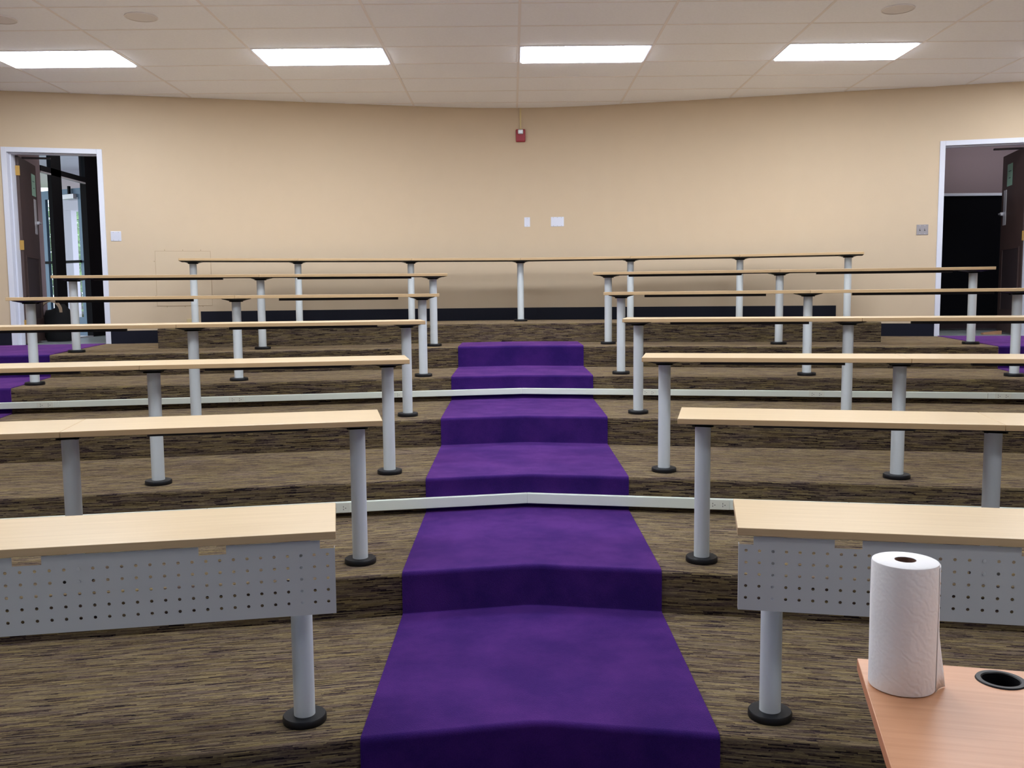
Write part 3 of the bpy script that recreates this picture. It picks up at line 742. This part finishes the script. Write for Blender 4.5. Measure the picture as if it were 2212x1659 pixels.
# outer glass door, swung outward on the far jamb
ed = empty('door_3', (SX - .05, 12.97, zh)); struct(ed, 'glazed aluminium outer door standing open beyond the left vestibule')
dd = Vector((-.876, .482, 0)); dn = Vector((.482, .876, 0)); do = Vector((SX - .06, 12.99, zh + .01))
def db(nm, u0, u1, z0, z1, t0=-.022, t1=.022, mt='frameblue', par=None, bevel=0):
    mb = MB(); p = do + dd * u1 + dn * t0 + Vector((0, 0, z0)); mb.obox(p, -dd * (u1 - u0), dn * (t1 - t0), (0, 0, z1 - z0)); return mb.build(nm, M[mt], par or ed, bevel=bevel)
db('stile', 0, .085, 0, 2.05); db('stile', .80, .88, 0, 2.05); db('top_rail', .085, .80, 1.93, 2.05); db('bottom_rail', .085, .80, 0, .26)
db('pane', .085, .80, .26, 1.93, -.003, .003, 'glass')
db('push_bar', .03, .85, 1.02, 1.055, -.075, -.045, 'frameblack'); db('closer_body', .10, .36, 1.9, 1.97, -.08, -.022, 'alu', bevel=.006); db('closer_arm', .2, .23, 1.97, 2.08, -.07, -.04, 'frameblack')
mb = MB(); mb.box(-40, -5.9, 9, 60, zh - .3, zh - .12); struct(mb.build('ground', M['lawn'], origin=(-20, 30, zh - .12)), 'lawn outside the left entrance')
mb = MB(); mb.box(-9.2, -6.0, 11.8, 19, zh - .2, zh - .06); tag(mb.build('walkway', M['walk'], origin=(-7.5, 14, zh - .06)), 'pale concrete walk outside the open glass door', 'walkway')
e = empty('porch', (-7.6, 16, zh)); tag(e, 'grey plaster porch post and beam outside the glass door', 'porch')
mb = MB(); mb.box(-7.70, -7.49, 15.9, 16.1, zh - .06, 3.3); mb.build('post', M['column'], e)
mb = MB(); mb.box(-7.70, -6.0, 15.85, 16.15, 3.28, 3.95); mb.build('beam', M['column'], e)
mb = MB(); mb.box(-13.0, -5.98, 11.9, 18.3, 3.95, 4.05); mb.build('roof_slab', M['column'], e)
def shrub(x, y, w, h, n, mt, label, z0=1.15, cat='shrub'):
    e = empty('leafy_shrub', (x, y, z0)); tag(e, label, cat)
    rd = random.Random(int(x * 100 + y)); mb = MB()
    for _ in range(n):
        while True:
            p = Vector((rd.uniform(-1, 1), rd.uniform(-1, 1), rd.uniform(-1, 1)))
            if .35 < p.length < 1: break
        c = Vector((x + p.x * w, y + p.y * w, z0 + .35 + (p.z + 1) * h / 2)); s = rd.uniform(.06, .13)
        a = Vector((rd.uniform(-1, 1), rd.uniform(-1, 1), rd.uniform(-.6, .6))).normalized(); b = a.orthogonal().normalized()
        mb.face([c - a * s, c + b * s * .45, c + a * s, c - b * s * .45])
    fo = mb.build('foliage', mt, e, merge=False); fo['kind'] = 'stuff'
    mb = MB()
    for k in range(5):
        t = 2 * PI * k / 5; r0 = .03
        b0 = Vector((x + .08 * math.cos(t), y + .08 * math.sin(t), z0)); b1 = Vector((x + w * .5 * math.cos(t), y + w * .5 * math.sin(t), z0 + .35 + h * .6))
        mb.face([b0 + Vector((-r0, 0, 0)), b0 + Vector((r0, 0, 0)), b1 + Vector((.01, 0, 0)), b1 + Vector((-.01, 0, 0))]); mb.face([b0 + Vector((0, -r0, 0)), b0 + Vector((0, r0, 0)), b1 + Vector((0, .01, 0)), b1 + Vector((0, -.01, 0))])
    mb.build('stems', M['bark'], e)
shrub(-9.5, 20.5, .9, 2.6, 1500, M['leaf1'], 'bright green bush seen through the glass door')
shrub(-12.0, 19.2, 1.0, 2.2, 1300, M['leaf2'], 'pale leafy bush outside, left of the black mullion')
shrub(-10.9, 24.0, 1.1, 1.6, 900, M['leaf2'], 'low pale bush farther off beyond the glass door')
# bag on the vestibule floor
e = empty('duffel_bag', (-5.70, 11.62, zh)); tag(e, 'bulky black bag with tan carrying strap on vestibule floor', 'bag')
mb = MB(); cx, cy = -5.70, 11.62
prof = [(0, 0), (.2, 0), (.235, .05), (.25, .16), (.24, .29), (.2, .38), (.1, .43), (0, .44)]
mb.lathe(prof, n=20)
def lump(p):
    f = 1 + .06 * math.sin(7 * math.atan2(p.y, p.x) + p.z * 14) * (p.z / .44); return Vector((cx + p.x * .74 * f, cy + p.y * .5 * f, zh + p.z * (1 + .08 * math.sin(p.x * 17))))
mb.xform(lump); mb.build('bag_body', M['bag'], e, smooth=True)
mb = MB()
for k in range(12):
    t0, t1 = PI * k / 12, PI * (k + 1) / 12
    def q(t, r, dx): return Vector((cx - .05 + r * math.cos(t) * 1.15, cy - .1 + dx, zh + .36 + .13 * math.sin(t) * (r / .1)))
    for ra, rb, flip in ((.1, .125, 0), ):
        for dx in (0, .03):
            mb.face([q(t0, ra, dx), q(t0, rb, dx), q(t1, rb, dx), q(t1, ra, dx)])
        mb.face([q(t0, rb, 0), q(t0, rb, .03), q(t1, rb, .03), q(t1, rb, 0)]); mb.face([q(t0, ra, .03), q(t0, ra, 0), q(t1, ra, 0), q(t1, ra, .03)])
mb.build('strap', M['tan'], e, smooth=True)

# ------------------------------------------------------------------ right hall
def hall_fill_light(x, y, pw):
    l = bpy.data.lights.new('hall_fill_light', 'AREA'); l.shape = 'RECTANGLE'; l.size = 1.1; l.size_y = .3; l.energy = pw; l.color = (1, .95, .92)  # added fill with no visible fixture, brightens the mauve hall walls
    o = bpy.data.objects.new('hall_fill_light', l); o.location = (x, y, 4.1); C.objects.link(o)
hall_fill_light(6.3, 11.9, 8); hall_fill_light(-4.9, 12.3, 12)
mb = MB(); mb.prism([(4.3, 10.9), (7.6, 10.15), (7.6, 13.0), (4.3, 13.0)], zh - .1, zh - .004); struct(mb.build('floor_hall_right', M['hallfloor'], origin=(6, 12, zh)), 'grey tiled floor of the right hall')
mb = MB(); mb.box(4.2, 7.7, 12.85, 13.0, zh, 4.15); struct(mb.build('wall_hall_right', M['mauve'], origin=(6, 12.9, zh)), 'mauve wall across the right hall')
mb = MB(); mb.box(7.6, 7.75, 10.2, 13.0, zh, 4.15); struct(mb.build('wall_hall_right_end', M['mauve'], origin=(7.6, 12, zh)), 'mauve end wall of the right hall')
mb = MB(); mb.prism([(4.2, wall_y(4.2) + WT), (4.35, wall_y(4.35) + WT), (4.35, 12.9), (4.2, 12.9)], zh, 4.15); struct(mb.build('wall_hall_right_inner', M['mauve'], origin=(4.2, 12, zh)), 'mauve inner wall of the right hall')
mb = MB(); mb.prism([(4.2, 11.0), (7.75, 10.1), (7.75, 13.0), (4.2, 13.0)], 4.15, 4.2); struct(mb.build('ceiling_hall_right', M['ceil'], origin=(6, 12, 4.15)), 'ceiling of the right hall')
e = empty('display_board', (6.0, 12.3, zh)); tag(e, 'tall black display board with silver top rail in right hall', 'display board')
mb = MB(); mb.box(5.0, 7.0, 12.28, 12.32, zh + .09, 3.01); mb.build('board', M['board'], e)
mb = MB(); mb.box(5.0, 7.0, 12.265, 12.335, 3.01, 3.045); mb.build('top_rail', M['white'], e, bevel=.003)
for x in (5.2, 6.8):
    mb = MB(); mb.box(x - .025, x + .025, 12.1, 12.5, zh, zh + .03); mb.box(x - .02, x + .02, 12.28, 12.32, zh + .03, zh + .1); mb.build('foot', M['blackm'], e)
mb = MB(); x, y = 5.76, 11.1; pz = zh - .003
mb.face([(x - .11, y - .03, pz), (x + .11, y - .03, pz), (x + .11, y - .03, pz + .045), (x - .11, y - .03, pz + .02)]); mb.face([(x + .11, y + .03, pz), (x - .11, y + .03, pz), (x - .11, y + .03, pz + .02), (x + .11, y + .03, pz + .045)])
mb.face([(x - .11, y - .03, pz + .02), (x + .11, y - .03, pz + .045), (x + .11, y + .03, pz + .045), (x - .11, y + .03, pz + .02)]); mb.face([(x - .11, y + .03, pz), (x + .11, y + .03, pz), (x + .11, y - .03, pz), (x - .11, y - .03, pz)])
mb.face([(x + .11, y - .03, pz), (x + .11, y + .03, pz), (x + .11, y + .03, pz + .045), (x + .11, y - .03, pz + .045)]); mb.face([(x - .11, y + .03, pz), (x - .11, y - .03, pz), (x - .11, y - .03, pz + .02), (x - .11, y + .03, pz + .02)])
tag(mb.build('door_wedge', M['plank'], origin=(x, y, zh)), 'tan wooden door wedge on the floor by the open right door', 'door wedge')

# ------------------------------------------------------------------ presenter's table with paper towels
TZ = .85
A = Vector((.854, 2.229, TZ)); ux = (Vector((1.222, 2.141, TZ)) - A).normalized(); uy = Vector((-ux.y, ux.x, 0))   # along back edge, and away
uy = (Vector((.720, 1.693, TZ)) - A).normalized()                                                            # towards the viewer
e = empty('presenter_table', (A.x + .6, A.y - .5, 0)); tag(e, 'orange beech table in the near right corner with black grommet', 'table')
Wd, Dp, th = 1.55, .78, .03
G = Vector((1.139, 2.089, TZ)); gr = .048
def in_(u, v): return A + ux * u + uy * v
gu = (G - A).dot(ux) ; gv_ = (G - A) - ux * gu; gv = gv_.length
mb = MB(); n = 40
# top as a plate with a round grommet hole
ring = [G + Vector((gr * math.cos(2 * PI * k / n), gr * math.sin(2 * PI * k / n), 0)) for k in range(n)]
def rectpt(t):
    d = Vector((math.cos(t), math.sin(t), 0)); best = 9
    # intersect with the four edges
    for P, Dv in ((in_(0, 0), ux * Wd), (in_(Wd, 0), uy * Dp), (in_(Wd, Dp), -ux * Wd), (in_(0, Dp), -uy * Dp)):
        den = d.x * Dv.y - d.y * Dv.x
        if abs(den) < 1e-9: continue
        w_ = P - G; s_ = (w_.x * Dv.y - w_.y * Dv.x) / den; t_ = (w_.x * d.y - w_.y * d.x) / den
        if s_ > 0 and -1e-6 <= t_ <= 1 + 1e-6: best = min(best, s_)
    return G + d * best
angs = sorted([2 * PI * k / n for k in range(n)] + [math.atan2((q - G).y, (q - G).x) % (2 * PI) for q in (in_(0, 0), in_(Wd, 0), in_(Wd, Dp), in_(0, Dp))])
dz = Vector((0, 0, th))
def UVt(pts): return [((p - A).dot(ux), (p - A).dot(uy)) for p in pts]
for a, b in zip(angs, angs[1:] + [angs[0] + 2 * PI]):
    r0, r1 = (G + Vector((gr * math.cos(t), gr * math.sin(t), 0)) for t in (a, b)); o0, o1 = rectpt(a), rectpt(b)
    q = [r0, o0, o1, r1]; mb.face(q, UVt(q), 0)
    q2 = [x_ - dz for x_ in reversed(q)]; mb.face(q2, UVt(q2), 1)
    mb.face([o0 - dz, o1 - dz, o1, o0], None, 1); mb.face([r1 - dz, r0 - dz, r0, r1], None, 1)
mb.build('tabletop', [M['beech'], M['beechedge']], e, bevel=.002)
mb = MB(); mb.lathe([(.040, -.05), (.0405, .001), (.043, .0035), (.053, .0035), (.055, .0), (.0475, 0), (.0475, -.05)], n=40); mb.xform(lambda p: G + p)
gm = mb.build('grommet', M['black'], e, smooth=True)
mb = MB(); mb.lathe([(.0, -.05), (.0475, -.05)], n=40); mb.xform(lambda p: G + p); mb.build('grommet_floor', M['black'], gm)
for u in (.3, Wd - .3):
    mb = MB(); p = in_(u, Dp - .12) - dz; mb.obox(p + Vector((0, 0, -(TZ - th) )) - ux * .03, ux * .06, -uy * (Dp - .3), (0, 0, .03))
    mb.obox(in_(u, Dp / 2 + .04) - ux * .025 + Vector((0, 0, -TZ + .03)), ux * .05, -uy * .08, (0, 0, TZ - th - .03)); mb.build('leg', M['blackm'], e, bevel=.004)
# paper towel roll
B = Vector((.897, 2.068, TZ + .0005)); RT, HT, RC = .0728, .298, .0235
e = empty('paper_towel_roll', tuple(B)); tag(e, 'white paper towel roll standing upright on the orange table', 'paper towels')
mb = MB(); mb.lathe([(RC, 0), (RT - .005, 0), (RT - .001, .002), (RT, .006), (RT, HT * .33), (RT + .0006, HT * .66), (RT, HT - .006), (RT - .001, HT - .002), (RT - .005, HT), (RC, HT)], n=64, uvr=RT); mb.xform(lambda p: B + p)
mb.build('paper_roll', M['towel'], e, smooth=True)
mb = MB(); mb.lathe([(RC, HT - .001), (RC - .0012, HT - .001), (RC - .0012, .001), (RC, .001)], n=32); mb.xform(lambda p: B + p); mb.build('cardboard_core', M['core'], e, smooth=True)
mb = MB(); cols = []
t0 = -.62
for k in range(9):
    f = k / 8; row = []
    for j in range(9):
        z = .001 + (HT - .008) * j / 8
        s_ = f * .055; loosen = .1 + .9 * (1 - j / 8) ** 1.6
        th_ = t0 + s_ / RT * (1 - .35 * f * loosen); rr_ = RT + .0009 + .022 * f * f * loosen * 1.0 + .0006 * math.sin(j * 1.7) * f
        row.append((B + Vector((rr_ * math.cos(th_), rr_ * math.sin(th_), z)), (s_, z)))
    cols.append(row)
for a, b in zip(cols, cols[1:]):
    for j in range(8): q = [a[j], b[j], b[j + 1], a[j + 1]]; mb.face([x_[0] for x_ in q], [x_[1] for x_ in q])
lo = mb.build('loose_sheet', M['towel'], e, smooth=True); so = lo.modifiers.new('thick', 'SOLIDIFY'); so.thickness = .0008; so.offset = 1
